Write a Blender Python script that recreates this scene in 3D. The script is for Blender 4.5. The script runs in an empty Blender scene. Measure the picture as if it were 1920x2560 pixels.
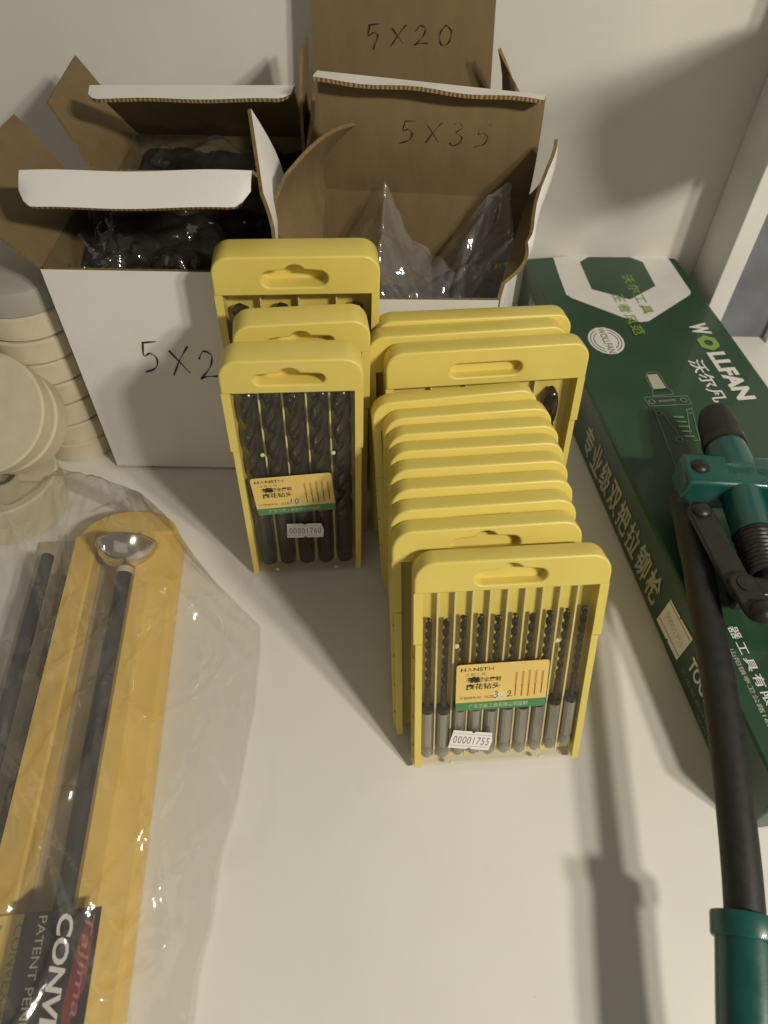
import bpy, bmesh, math, random
from mathutils import Vector as V, Matrix, noise
R = math.radians
random.seed(7)
S = bpy.context.scene
col = S.collection

# ------------------------------------------------------------------ camera
cd = bpy.data.cameras.new('camera'); cam = bpy.data.objects.new('camera', cd); col.objects.link(cam)
cd.sensor_fit = 'VERTICAL'; cd.sensor_height = 36.0; cd.sensor_width = 27.0
cd.lens = 1800 / 2560 * 36; cd.clip_start = 0.01; cd.clip_end = 50
CAMH = 0.40; th = R(50); ro = R(1.0)
fw = V((0, math.cos(th), -math.sin(th))); r0 = V((1, 0, 0)); d0 = V((0, -math.sin(th), -math.cos(th)))
rx = r0 * math.cos(ro) - d0 * math.sin(ro); dn = d0 * math.cos(ro) + r0 * math.sin(ro)
cam.matrix_world = Matrix(((rx.x, -dn.x, -fw.x, 0), (rx.y, -dn.y, -fw.y, 0), (rx.z, -dn.z, -fw.z, CAMH), (0, 0, 0, 1)))
S.camera = cam
cd.dof.use_dof = True; cd.dof.focus_distance = 0.42; cd.dof.aperture_fstop = 11

# ------------------------------------------------------------------ world, lamps, exposure
w = bpy.data.worlds.new('World'); S.world = w; w.use_nodes = True
bg = w.node_tree.nodes['Background']; bg.inputs[0].default_value = (1.0, 0.93, 0.80, 1); bg.inputs[1].default_value = 0.13
def lamp(name, loc, target, size, power, colr, sy=None):
    l = bpy.data.lights.new(name, 'AREA'); l.energy = power; l.color = colr
    l.shape = 'RECTANGLE' if sy else 'DISK'; l.size = size
    if sy: l.size_y = sy
    o = bpy.data.objects.new(name, l); col.objects.link(o); o.location = loc
    o.rotation_euler = (V(target) - V(loc)).to_track_quat('-Z', 'Y').to_euler()
    return o
lamp('shop_lamp', (0.59, -0.36, 0.82), (0.05, 0.30, 0.05), 0.075, 6.0, (1.0, 0.93, 0.80))
lamp('aisle_lamp', (0.74, -0.36, 0.84), (0.05, 0.30, 0.05), 0.075, 6.4, (1.0, 0.93, 0.80))
lamp('front_fill', (-0.35, -1.4, 1.00), (0.0, 0.3, 0.0), 1.8, 2.4, (1.0, 0.95, 0.85), 1.2)  # added broad soft fill, brightens the faces turned to the front
S.view_settings.view_transform = 'Standard'; S.view_settings.look = 'None'
S.view_settings.exposure = -0.18; S.view_settings.gamma = 1.0; S.view_settings.use_curve_mapping = False
S.cycles.max_bounces = 10; S.cycles.transparent_max_bounces = 24; S.cycles.transmission_bounces = 8

# ------------------------------------------------------------------ materials
MATS = {}
def nodes(name):
    m = bpy.data.materials.new(name); m.use_nodes = True
    nt = m.node_tree; return m, nt, nt.nodes, nt.links, nt.nodes['Principled BSDF']
def pm(name, c, rough=.5, metal=0.0, var=.06, scale=60, bump=0.0, bscale=400, spec=.5, stretch=(1, 1, 1), coat=0.0, sss=0.0, rvar=.08):
    m, nt, N, L, b = nodes(name)
    tc = N.new('ShaderNodeTexCoord'); mp = N.new('ShaderNodeMapping'); mp.inputs['Scale'].default_value = stretch
    L.new(tc.outputs['Object'], mp.inputs[0])
    nz = N.new('ShaderNodeTexNoise'); nz.inputs['Scale'].default_value = scale; nz.inputs['Detail'].default_value = 5
    L.new(mp.outputs[0], nz.inputs['Vector'])
    mr = N.new('ShaderNodeMapRange'); mr.inputs[1].default_value = .3; mr.inputs[2].default_value = .7
    mr.inputs[3].default_value = 1 - var; mr.inputs[4].default_value = 1 + var; L.new(nz.outputs[0], mr.inputs[0])
    hs = N.new('ShaderNodeHueSaturation'); hs.inputs['Color'].default_value = (*c, 1); L.new(mr.outputs[0], hs.inputs['Value'])
    L.new(hs.outputs[0], b.inputs['Base Color'])
    rr = N.new('ShaderNodeMapRange'); rr.inputs[1].default_value = .3; rr.inputs[2].default_value = .7
    rr.inputs[3].default_value = max(.02, rough - rvar); rr.inputs[4].default_value = min(1, rough + rvar)
    L.new(nz.outputs[0], rr.inputs[0]); L.new(rr.outputs[0], b.inputs['Roughness'])
    b.inputs['Metallic'].default_value = metal; b.inputs['Specular IOR Level'].default_value = spec
    b.inputs['Coat Weight'].default_value = coat
    if sss:
        b.inputs['Subsurface Weight'].default_value = sss; b.inputs['Subsurface Radius'].default_value = (.004, .003, .001); b.inputs['Subsurface Scale'].default_value = 1
    if bump:
        n2 = N.new('ShaderNodeTexNoise'); n2.inputs['Scale'].default_value = bscale; n2.inputs['Detail'].default_value = 4
        L.new(mp.outputs[0], n2.inputs['Vector'])
        bp = N.new('ShaderNodeBump'); bp.inputs['Strength'].default_value = bump; bp.inputs['Distance'].default_value = .001
        L.new(n2.outputs[0], bp.inputs['Height']); L.new(bp.outputs[0], b.inputs['Normal'])
    MATS[name] = m; return m
def film(name, tint=(.97, .97, .95), gloss=.18, haze=.06, bscale=40, bump=.4, rough=.08, hazec=(.8, .78, .72)):
    m, nt, N, L, b = nodes(name)
    N.remove(b); out = N['Material Output']
    tr = N.new('ShaderNodeBsdfTransparent'); tr.inputs[0].default_value = (*tint, 1)
    gl = N.new('ShaderNodeBsdfGlossy'); gl.inputs['Roughness'].default_value = rough
    df = N.new('ShaderNodeBsdfDiffuse'); df.inputs[0].default_value = (*hazec, 1)
    tc = N.new('ShaderNodeTexCoord'); nz = N.new('ShaderNodeTexNoise'); nz.inputs['Scale'].default_value = bscale; nz.inputs['Detail'].default_value = 3
    L.new(tc.outputs['Object'], nz.inputs['Vector'])
    bp = N.new('ShaderNodeBump'); bp.inputs['Strength'].default_value = bump; bp.inputs['Distance'].default_value = .004
    L.new(nz.outputs[0], bp.inputs['Height']); L.new(bp.outputs[0], gl.inputs['Normal'])
    fr = N.new('ShaderNodeLayerWeight'); L.new(bp.outputs[0], fr.inputs['Normal'])           # thin sheet: Schlick reflectance on both faces
    pw = N.new('ShaderNodeMath'); pw.operation = 'POWER'; pw.inputs[1].default_value = 4.0; L.new(fr.outputs['Facing'], pw.inputs[0])
    mu = N.new('ShaderNodeMath'); mu.operation = 'MULTIPLY_ADD'; mu.inputs[1].default_value = .75; mu.inputs[2].default_value = gloss * .25; mu.use_clamp = True
    L.new(pw.outputs[0], mu.inputs[0])
    m1 = N.new('ShaderNodeMixShader'); m1.inputs[0].default_value = haze; L.new(tr.outputs[0], m1.inputs[1]); L.new(df.outputs[0], m1.inputs[2])
    m2 = N.new('ShaderNodeMixShader'); L.new(mu.outputs[0], m2.inputs[0]); L.new(m1.outputs[0], m2.inputs[1]); L.new(gl.outputs[0], m2.inputs[2])
    L.new(m2.outputs[0], out.inputs[0]); MATS[name] = m; return m

def shelf_mat():
    m = pm('shelf_laminate', (.775, .752, .695), .42, var=.035, scale=9, bump=.05, bscale=900)
    nt = m.node_tree; N = nt.nodes; L = nt.links; b = N['Principled BSDF']
    src = b.inputs['Base Color'].links[0].from_socket
    tc = N.new('ShaderNodeTexCoord')
    vo = N.new('ShaderNodeTexVoronoi'); vo.inputs['Scale'].default_value = 26; L.new(tc.outputs['Object'], vo.inputs['Vector'])
    lt = N.new('ShaderNodeMath'); lt.operation = 'LESS_THAN'; lt.inputs[1].default_value = .018; L.new(vo.outputs['Distance'], lt.inputs[0])
    sp = N.new('ShaderNodeSeparateColor'); L.new(vo.outputs['Color'], sp.inputs[0])
    gt = N.new('ShaderNodeMath'); gt.operation = 'GREATER_THAN'; gt.inputs[1].default_value = .55; L.new(sp.outputs[0], gt.inputs[0])
    mm = N.new('ShaderNodeMath'); mm.operation = 'MULTIPLY'; L.new(lt.outputs[0], mm.inputs[0]); L.new(gt.outputs[0], mm.inputs[1])
    m8 = N.new('ShaderNodeMath'); m8.operation = 'MULTIPLY'; m8.inputs[1].default_value = .7; L.new(mm.outputs[0], m8.inputs[0])
    # faint smears of dust
    n2 = N.new('ShaderNodeTexNoise'); n2.inputs['Scale'].default_value = 22; n2.inputs['Detail'].default_value = 8; n2.inputs['Distortion'].default_value = 1.5
    mp = N.new('ShaderNodeMapping'); mp.inputs['Scale'].default_value = (1, .35, 1); L.new(tc.outputs['Object'], mp.inputs[0]); L.new(mp.outputs[0], n2.inputs['Vector'])
    r2 = N.new('ShaderNodeMapRange'); r2.inputs[1].default_value = .60; r2.inputs[2].default_value = .78; r2.inputs[3].default_value = 0; r2.inputs[4].default_value = .24; L.new(n2.outputs[0], r2.inputs[0])
    mx0 = N.new('ShaderNodeMixRGB'); mx0.inputs[2].default_value = (.42, .38, .30, 1); L.new(r2.outputs[0], mx0.inputs[0]); L.new(src, mx0.inputs[1])
    mx = N.new('ShaderNodeMixRGB'); mx.inputs[2].default_value = (.10, .08, .05, 1); L.new(m8.outputs[0], mx.inputs[0]); L.new(mx0.outputs[0], mx.inputs[1])
    L.new(mx.outputs[0], b.inputs['Base Color'])
shelf_mat()
pm('wall_paint', (.670, .645, .580), .6, var=.05, scale=9, bump=.08, bscale=700)
pm('post_paint', (.76, .74, .69), .5, var=.04, scale=30, bump=.06)
pm('steel_blue_grey', (.16, .17, .19), .5, var=.35, scale=22, bump=.05)
pm('yellow_plastic', (.72, .585, .135), .40, var=.035, scale=35, bump=.03, bscale=1200)
pm('yellow_plastic_dull', (.70, .57, .14), .45, var=.06, scale=50)
pm('rib_plastic', (.70, .62, .32), .3, var=.05)
film('clear_plastic', (.992, .988, .965), .05, .008, 30, .05, .12, (.75, .68, .45))
pm('black_oxide', (.040, .034, .028), .20, .45, var=.08, scale=200, spec=.6, rvar=.04)
pm('bright_steel', (.36, .345, .32), .30, .6, var=.05, scale=60, rvar=.03)
pm('label_yellow', (.78, .56, .16), .42, var=.03)
pm('label_green', (.075, .24, .085), .42, var=.05)
pm('ink_black', (.018, .015, .012), .5)
pm('ink_red', (.28, .07, .03), .5)
pm('ink_pale', (.55, .62, .38), .5)
pm('ink_grey', (.17, .16, .15), .6)
pm('paper_white', (.82, .80, .78), .55, var=.02)
pm('carton_white', (.78, .76, .72), .5, var=.03, scale=15, bump=.1, bscale=250)
pm('kraft', (.178, .124, .054), .75, var=.10, scale=90, bump=.15, bscale=300, stretch=(1, 1, .25))
def edge_mat():
    m = pm('carton_edge', (.30, .20, .08), .8, var=.1)
    nt = m.node_tree; N = nt.nodes; L = nt.links; b = N['Principled BSDF']; src = b.inputs['Base Color'].links[0].from_socket
    tc = N.new('ShaderNodeTexCoord'); wv = N.new('ShaderNodeTexWave'); wv.inputs['Scale'].default_value = 120; wv.inputs['Distortion'].default_value = 5.0
    L.new(tc.outputs['Object'], wv.inputs['Vector'])
    rp = N.new('ShaderNodeValToRGB'); rp.color_ramp.elements[0].position = .15; rp.color_ramp.elements[1].position = .75; L.new(wv.outputs['Color'], rp.inputs[0])
    mx = N.new('ShaderNodeMixRGB'); mx.inputs[1].default_value = (.09, .058, .024, 1); L.new(rp.outputs[0], mx.inputs[0]); L.new(src, mx.inputs[2]); L.new(mx.outputs[0], b.inputs['Base Color'])
edge_mat()
pm('kraft_edge', (.20, .135, .055), .8, var=.25, scale=500)
film('bag_film', (.94, .93, .91), .45, .15, 60, .6, .12, (.72, .71, .71))
film('bag_film_thin', (.93, .92, .90), .45, .02, 60, .8, .10, (.72, .71, .71))
film('wrap_film', (.99, .985, .975), .42, .075, 26, .45, .15, (.86, .83, .76))
pm('rivet_dark', (.018, .014, .010), .75, .0, var=.3, scale=300, spec=.2)
pm('green_print', (.018, .060, .028), .42, var=.08, scale=25, bump=.05, bscale=200, coat=.15)
pm('print_white', (.72, .70, .66), .45, var=.04)
pm('print_soft', (.40, .40, .31), .5, var=.05)
pm('print_lime', (.22, .36, .07), .45, var=.05)
pm('print_line', (.20, .26, .18), .5)
pm('teal_paint', (.007, .080, .066), .35, .0, var=.12, scale=80, bump=.04, coat=.2)
pm('black_rubber', (.016, .016, .014), .55, var=.15, scale=200, bump=.1, bscale=1500)
pm('black_steel', (.028, .026, .023), .38, .3, var=.25, scale=150, bump=.06)
pm('chrome', (.62, .60, .55), .16, 1.0, var=.05)
pm('holder_yellow', (.74, .50, .11), .4, var=.05, scale=40, bump=.05)
pm('holder_card', (.48, .42, .29), .55, var=.05, scale=40)
pm('rod_black', (.03, .03, .032), .38, .1, var=.2, scale=120)
pm('brown_strip', (.07, .045, .02), .5, var=.5, scale=200)
pm('label_black', (.022, .02, .018), .4, var=.1)
pm('logo_red', (.20, .03, .03), .4, var=.2)
pm('disc_cream', (.60, .53, .38), .7, var=.05, scale=80, bump=.12, bscale=500)
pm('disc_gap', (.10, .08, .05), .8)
pm('disc_grey', (.36, .34, .29), .4, var=.05)
pm('label_pale', (.74, .64, .36), .5)
pm('print_pale', (.55,.48,.44), .5)
pm('ink_rose', (.45,.18,.16), .5)
pm('orange_card', (.30, .13, .03), .6)

# ------------------------------------------------------------------ mesh helpers
class MB:
    def __init__(s): s.v = []; s.f = []; s.m = []
    def quad(s, a, m=0): s.f.append(a); s.m.append(m)
    def add(s, vs, fs, m=0):
        o = len(s.v); s.v += [V(p) for p in vs]
        for f in fs: s.f.append([o + i for i in f]); s.m.append(m)
        return s
    def box(s, x0, x1, y0, y1, z0, z1, m=0):
        return s.add([(x0, y0, z0), (x1, y0, z0), (x1, y1, z0), (x0, y1, z0), (x0, y0, z1), (x1, y0, z1), (x1, y1, z1), (x0, y1, z1)],
                     [(0, 3, 2, 1), (4, 5, 6, 7), (0, 1, 5, 4), (1, 2, 6, 5), (2, 3, 7, 6), (3, 0, 4, 7)], m)
    def prism(s, poly, z0, z1, m=0, M=None):
        n = len(poly); vs = [V((p[0], p[1], z0)) for p in poly] + [V((p[0], p[1], z1)) for p in poly]
        if M: vs = [M @ v for v in vs]
        return s.add(vs, [list(range(n))[::-1], list(range(n, 2 * n))] + [(i, (i + 1) % n, n + (i + 1) % n, n + i) for i in range(n)], m)
    def tube(s, pts, rad, seg=12, m=0, cap=True):
        pts = [V(p) for p in pts]; n = len(pts); rad = rad if hasattr(rad, '__len__') else [rad] * n
        up = V((0, 0, 1)); rings = []; prev = None
        for i, p in enumerate(pts):
            t = (pts[min(i + 1, n - 1)] - pts[max(i - 1, 0)]).normalized()
            if prev is None:
                a = t.cross(up if abs(t.z) < .9 else V((1, 0, 0))).normalized()
            else:
                a = (prev - t * prev.dot(t)).normalized()
            prev = a; b = t.cross(a)
            rings.append([p + (a * math.cos(k * 2 * math.pi / seg) + b * math.sin(k * 2 * math.pi / seg)) * rad[i] for k in range(seg)])
        vs = [q for r in rings for q in r]; fs = []
        for i in range(n - 1):
            for k in range(seg):
                fs.append((i * seg + k, i * seg + (k + 1) % seg, (i + 1) * seg + (k + 1) % seg, (i + 1) * seg + k))
        if cap: fs += [list(range(seg))[::-1], list(range((n - 1) * seg, n * seg))]
        return s.add(vs, fs, m)
    def lathe(s, prof, o, axis, seg=28, m=0, cap=True):
        o = V(o); axis = V(axis).normalized(); a = axis.orthogonal().normalized(); b = axis.cross(a); vs = []; fs = []; n = len(prof)
        for (r, h) in prof:
            for k in range(seg):
                t = k * 2 * math.pi / seg; vs.append(o + axis * h + (a * math.cos(t) + b * math.sin(t)) * max(r, 1e-5))
        for i in range(n - 1):
            for k in range(seg): fs.append((i * seg + k, i * seg + (k + 1) % seg, (i + 1) * seg + (k + 1) % seg, (i + 1) * seg + k))
        if cap: fs += [list(range(seg))[::-1], list(range((n - 1) * seg, n * seg))]
        return s.add(vs, fs, m)
    def sheet(s, g, thk, m0=0, m1=1, me=2):
        """grid of points -> slab; m0 on the +normal side, m1 on the other"""
        nr, nc = len(g), len(g[0]); g = [[V(p) for p in r] for r in g]; nor = []
        for i in range(nr):
            row = []
            for j in range(nc):
                du = g[i][min(j + 1, nc - 1)] - g[i][max(j - 1, 0)]; dv = g[min(i + 1, nr - 1)][j] - g[max(i - 1, 0)][j]
                row.append(du.cross(dv).normalized())
            nor.append(row)
        top = [g[i][j] + nor[i][j] * thk / 2 for i in range(nr) for j in range(nc)]
        bot = [g[i][j] - nor[i][j] * thk / 2 for i in range(nr) for j in range(nc)]
        k = nr * nc; I = lambda i, j: i * nc + j
        o = len(s.v); s.v += top + bot
        def q(f, m): s.f.append([o + x for x in f]); s.m.append(m)
        for i in range(nr - 1):
            for j in range(nc - 1):
                q((I(i, j), I(i, j + 1), I(i + 1, j + 1), I(i + 1, j)), m0)
                q((k + I(i, j), k + I(i + 1, j), k + I(i + 1, j + 1), k + I(i, j + 1)), m1)
        for j in range(nc - 1):
            q((I(0, j), k + I(0, j), k + I(0, j + 1), I(0, j + 1)), me); q((I(nr - 1, j), I(nr - 1, j + 1), k + I(nr - 1, j + 1), k + I(nr - 1, j)), me)
        for i in range(nr - 1):
            q((I(i, 0), I(i + 1, 0), k + I(i + 1, 0), k + I(i, 0)), me); q((I(i, nc - 1), k + I(i, nc - 1), k + I(i + 1, nc - 1), I(i + 1, nc - 1)), me)
        return s
    def xf(s, M): s.v = [M @ v for v in s.v]; return s

def mesh(name, mb, mats, smooth=None):
    me = bpy.data.meshes.new(name); me.from_pydata([tuple(v) for v in mb.v], [], mb.f)
    for m in (mats if isinstance(mats, (list, tuple)) else [mats]): me.materials.append(MATS[m])
    me.polygons.foreach_set('material_index', mb.m)
    bm = bmesh.new(); bm.from_mesh(me); bmesh.ops.recalc_face_normals(bm, faces=bm.faces) if smooth != 'film' else None; bm.to_mesh(me); bm.free()
    if smooth:
        me.polygons.foreach_set('use_smooth', [True] * len(me.polygons))
        if smooth != 'film': me.set_sharp_from_angle(angle=R(smooth if smooth is not True else 40))
    me.update(); return me
def place(name, me, parent=None, M=None, bevel=0):
    o = bpy.data.objects.new(name, me); col.objects.link(o)
    if parent: o.parent = parent
    if M is not None: o.matrix_local = M
    if bevel:
        b = o.modifiers.new('bevel', 'BEVEL'); b.width = bevel; b.segments = 2; b.limit_method = 'ANGLE'; b.angle_limit = R(40)
        for p in me.polygons: p.use_smooth = True
        me.set_sharp_from_angle(angle=R(50))
    return o
def ob(name, mb, mats, parent=None, smooth=None, M=None, bevel=0, world=False):
    """world=True: the shapes are in world coordinates and the parent is an unrotated Empty"""
    if world and parent: mb.xf(Matrix.Translation(-parent.location))
    return place(name, mesh(name, mb, mats, smooth), parent, M, bevel)
def tag(o, label, cat, group=None):
    o['label'] = label; o['category'] = cat
    if group: o['group'] = group
    return o
def thing(name, label, cat, M=None, group=None):
    o = bpy.data.objects.new(name, None); col.objects.link(o); o.empty_display_size = .02
    if M is not None:
        o.matrix_world = M if isinstance(M, Matrix) else Matrix.Translation(V(M))
    return tag(o, label, cat, group)
def struct(o): o['kind'] = 'structure'; return o
def FR(o, ax, up, nrm):
    o, ax, up, nrm = V(o), V(ax), V(up), V(nrm)
    return Matrix(((ax.x, up.x, nrm.x, o.x), (ax.y, up.y, nrm.y, o.y), (ax.z, up.z, nrm.z, o.z), (0, 0, 0, 1)))
def curve_mesh(cu):
    t = bpy.data.objects.new('tmp', cu); col.objects.link(t); bpy.context.view_layer.update()
    me = bpy.data.meshes.new_from_object(t.evaluated_get(bpy.context.evaluated_depsgraph_get()))
    bpy.data.objects.remove(t); bpy.data.curves.remove(cu); return me
TXT = {}
def text(body, wd, ht, M, mat, parent, name='lettering', bold=0.0, shear=0.0, spacing=1.0):
    """lettering fitted into a box wd x ht whose lower left corner and axes are those of M"""
    key = (body, round(bold, 4), shear, spacing)
    if key not in TXT:
        cu = bpy.data.curves.new('t', 'FONT'); cu.body = body; cu.size = 1; cu.offset = bold; cu.shear = shear; cu.space_character = spacing; cu.resolution_u = 3
        me = curve_mesh(cu); co = [v.co.copy() for v in me.vertices]; fs = [list(p.vertices) for p in me.polygons]; bpy.data.meshes.remove(me)
        x0 = min(c.x for c in co); x1 = max(c.x for c in co); y0 = min(c.y for c in co); y1 = max(c.y for c in co)
        TXT[key] = ([((c.x - x0) / (x1 - x0), (c.y - y0) / (y1 - y0)) for c in co], fs)
    co, fs = TXT[key]
    me = bpy.data.meshes.new(name); me.from_pydata([tuple(M @ V((x * wd, y * ht, 0))) for x, y in co], [], fs); me.materials.append(MATS[mat])
    return place(name, me, parent)
def smooth_line(p, n=6):
    p = [V(q) for q in p]; out = []
    for i in range(len(p) - 1):
        a, b, c, d = p[max(i - 1, 0)], p[i], p[i + 1], p[min(i + 2, len(p) - 1)]
        for k in range(n):
            t = k / n; out.append(.5 * ((2 * b) + (c - a) * t + (2 * a - 5 * b + 4 * c - d) * t * t + (3 * b - a - 3 * c + d) * t ** 3))
    return out + [p[-1]]
GL = {'5': [[(.15, .96), (.85, 1.0)], [(.2, .95), (.12, .52), (.45, .6), (.75, .42), (.6, .1), (.05, -.05)]],
      'X': [[(.0, .85), (.9, .08)], [(.95, 1.0), (.45, .5), (.05, -.02)]],
      '2': [[(.05, .72), (.3, .98), (.68, .85), (.6, .5), (.25, .18), (.0, .02), (.35, .1), (.95, .12)]],
      '0': [[(.5, 1), (.15, .75), (.1, .3), (.4, 0), (.8, .2), (.88, .7), (.5, 1), (.35, .95)]],
      '3': [[(.1, .92), (.45, 1), (.65, .8), (.3, .55), (.7, .4), (.65, .1), (.25, -.05), (.0, .08)]],
      '1': [[(.6, 1), (.35, 0)]], '.': [[(.3, .05), (.45, .0)]],
      'n': [[(.0, 1.0), (.75, 1.06)], [(.08, .98), (.0, .45), (.35, .62), (.7, .5), (.55, .1), (.42, -.25)]]}
def hand(s, M, ch, wd, gap, rad, parent, mat='ink_black', name='handwriting', tilt=0.0):
    mb = MB(); x = 0
    for i, c in enumerate(s):
        if c == ' ': x += gap; continue
        for st in GL[c]:
            pts = [V((x + q[0] * wd + q[1] * ch * .08, q[1] * ch + x * tilt, 0)) for q in st]
            pts = smooth_line(pts, 5)
            mb.tube([M @ p for p in pts], [rad * (.75 + .35 * math.sin(k * .9 + i)) for k in range(len(pts))], 6)
        x += wd + gap
    return ob(name, mb, mat, parent, smooth=True)

# ------------------------------------------------------------------ setting: shelf, wall, rack posts
struct(ob('shelf', MB().box(-.75, .75, -.06, .604, -.018, 0), 'shelf_laminate', bevel=.001))
struct(ob('back_wall', MB().box(-.75, .75, .600, .612, .0004, .75), 'wall_paint'))
# rear post of the rack (left face in shade, front face lit), steel side panel, front post beyond it
struct(ob('rack_post', MB().box(.2805, .2970, .5460, .5996, .0006, .75), 'post_paint', bevel=.0008))
struct(ob('rack_side_panel', MB().box(.2972, .3600, .5530, .5560, .0006, .75), 'steel_blue_grey'))
struct(ob('rack_post', MB().box(.3450, .3630, .5440, .5526, .0006, .75), 'post_paint', bevel=.0008))
# slab added out of view, shaped to throw the slanted shade on the back wall
br = MB().prism([(.5455, .272), (.4386, .322), (.2780, .3920), (.2820, .3680), (.3000, .3330), (.3620, .2650), (.4469, .2200), (.5000, .1950), (.5455, .175)], .2980, .3020)
br.v = [V((v.z, v.x, v.y)) for v in br.v]
struct(ob('shade_slab', br, 'post_paint'))

# ------------------------------------------------------------------ drill bits
def bit_profile(phi, rad, flute):
    a = (phi % math.pi) - math.pi / 2
    return rad * (1 - flute * math.exp(-(a / .72) ** 4))
def drill_mesh(rad, length, flute_len, pitch, shank):
    fl = MB(); seg = 28; n = int(flute_len / pitch * 22); rings = []
    z0 = length - flute_len
    for i in range(n + 1):
        f = i / n; z = z0 + f * (flute_len - rad * .7)
        tw = (z - z0) / pitch * 2 * math.pi; fd = .62 * min(1, f * 8)
        rings.append([V((bit_profile(k * 2 * math.pi / seg, rad, fd) * math.cos(k * 2 * math.pi / seg + tw), bit_profile(k * 2 * math.pi / seg, rad, fd) * math.sin(k * 2 * math.pi / seg + tw), z)) for k in range(seg)])
    vs = [q for r in rings for q in r] + [V((0, 0, length))]; fs = []
    for i in range(n):
        for k in range(seg): fs.append((i * seg + k, i * seg + (k + 1) % seg, (i + 1) * seg + (k + 1) % seg, (i + 1) * seg + k))
    for k in range(seg): fs.append((n * seg + k, n * seg + (k + 1) % seg, len(vs) - 1))
    fl.add(vs, fs)
    me1 = mesh('flute', fl, 'black_oxide', 62)
    if shank == 'round':
        sh = MB().lathe([(rad * .80, 0), (rad * .97, .0012), (rad * .97, z0 + .0006)], (0, 0, 0), (0, 0, 1), 20)
        parts = [('flute', me1), ('shank', mesh('shank', sh, 'black_oxide', 40))]
    else:
        sh = MB().lathe([(.0008, 0), (.0024, .0010), (.0034, .0030), (.0036, .0052), (.0031, .0078), (.0026, .0090), (.0033, .0102), (.0033, .0345)], (0, 0, 0), (0, 0, 1), 12)
        cl = MB().lathe([(.0034, .0345), (.0036, .0355), (.0034, .0375), (.0017, .0385), (.0016, z0 + .0005)], (0, 0, 0), (0, 0, 1), 16)
        parts = [('flute', me1), ('shank', mesh('shank', sh, 'bright_steel', 25)), ('collar', mesh('collar', cl, 'black_oxide', 40))]
    return parts
BIG = drill_mesh(.0054, .146, .098, .041, 'round')
SMALL = drill_mesh(.0017, .097, .048, .0125, 'hex')
ORD = ['leftmost', 'second from left', 'third from left', 'fourth from left', 'fifth from left', 'fifth from right', 'fourth from right', 'third from right', 'second from right', 'rightmost']
def put_bit(parts, M, label, group, turn):
    t = thing('drill_bit', label, 'drill bit', M @ Matrix.Rotation(turn, 4, 'Z'), group)
    for n, me in parts: place(n, me, t)
    return t

# ------------------------------------------------------------------ drill bit cases
def rounded_top(W, z0, H, r, n=7):
    p = [(-W / 2, z0)]
    p += [(-W / 2 + r - r * math.cos(a), H - r + r * math.sin(a)) for a in [k * math.pi / 2 / n for k in range(n + 1)]]
    p += [(W / 2 - r + r * math.sin(a), H - r + r * math.cos(a)) for a in [k * math.pi / 2 / n for k in range(n + 1)]]
    return p + [(W / 2, z0)]
def slot_poly(cx, cz, w, h, bump):
    r = h / 2; p = []
    for k in range(9): a = math.pi / 2 + k * math.pi / 8; p.append((cx - w / 2 + r + r * math.cos(a), cz + r * math.sin(a)))
    for k in range(9): a = -math.pi / 2 + k * math.pi / 8; p.append((cx + w / 2 - r + r * math.cos(a), cz + r * math.sin(a)))
    if bump:
        for k in range(1, 10): a = k * math.pi / 10; p.append((cx + .0055 * math.cos(a), cz + r - .0006 + .0042 * math.sin(a)))
    return p
def header_mesh(W, H, T, hw, slot):
    cu = bpy.data.curves.new('h', 'CURVE'); cu.dimensions = '2D'; cu.fill_mode = 'BOTH'
    bv = .0011; cu.bevel_depth = bv; cu.bevel_resolution = 2; cu.extrude = T / 2 - bv; cu.offset = -bv
    for poly in (rounded_top(W, hw, H, .0105), slot):
        sp = cu.splines.new('POLY'); sp.points.add(len(poly) - 1); sp.use_cyclic_u = True
        for q, (x, y) in zip(sp.points, poly): q.co = (x, y, 0, 1)
    me = curve_mesh(cu); mb = MB(); mb.add([(v.co.x, v.co.z + T / 2, v.co.y) for v in me.vertices], [list(p.vertices) for p in me.polygons]); bpy.data.meshes.remove(me)
    return mb
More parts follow.
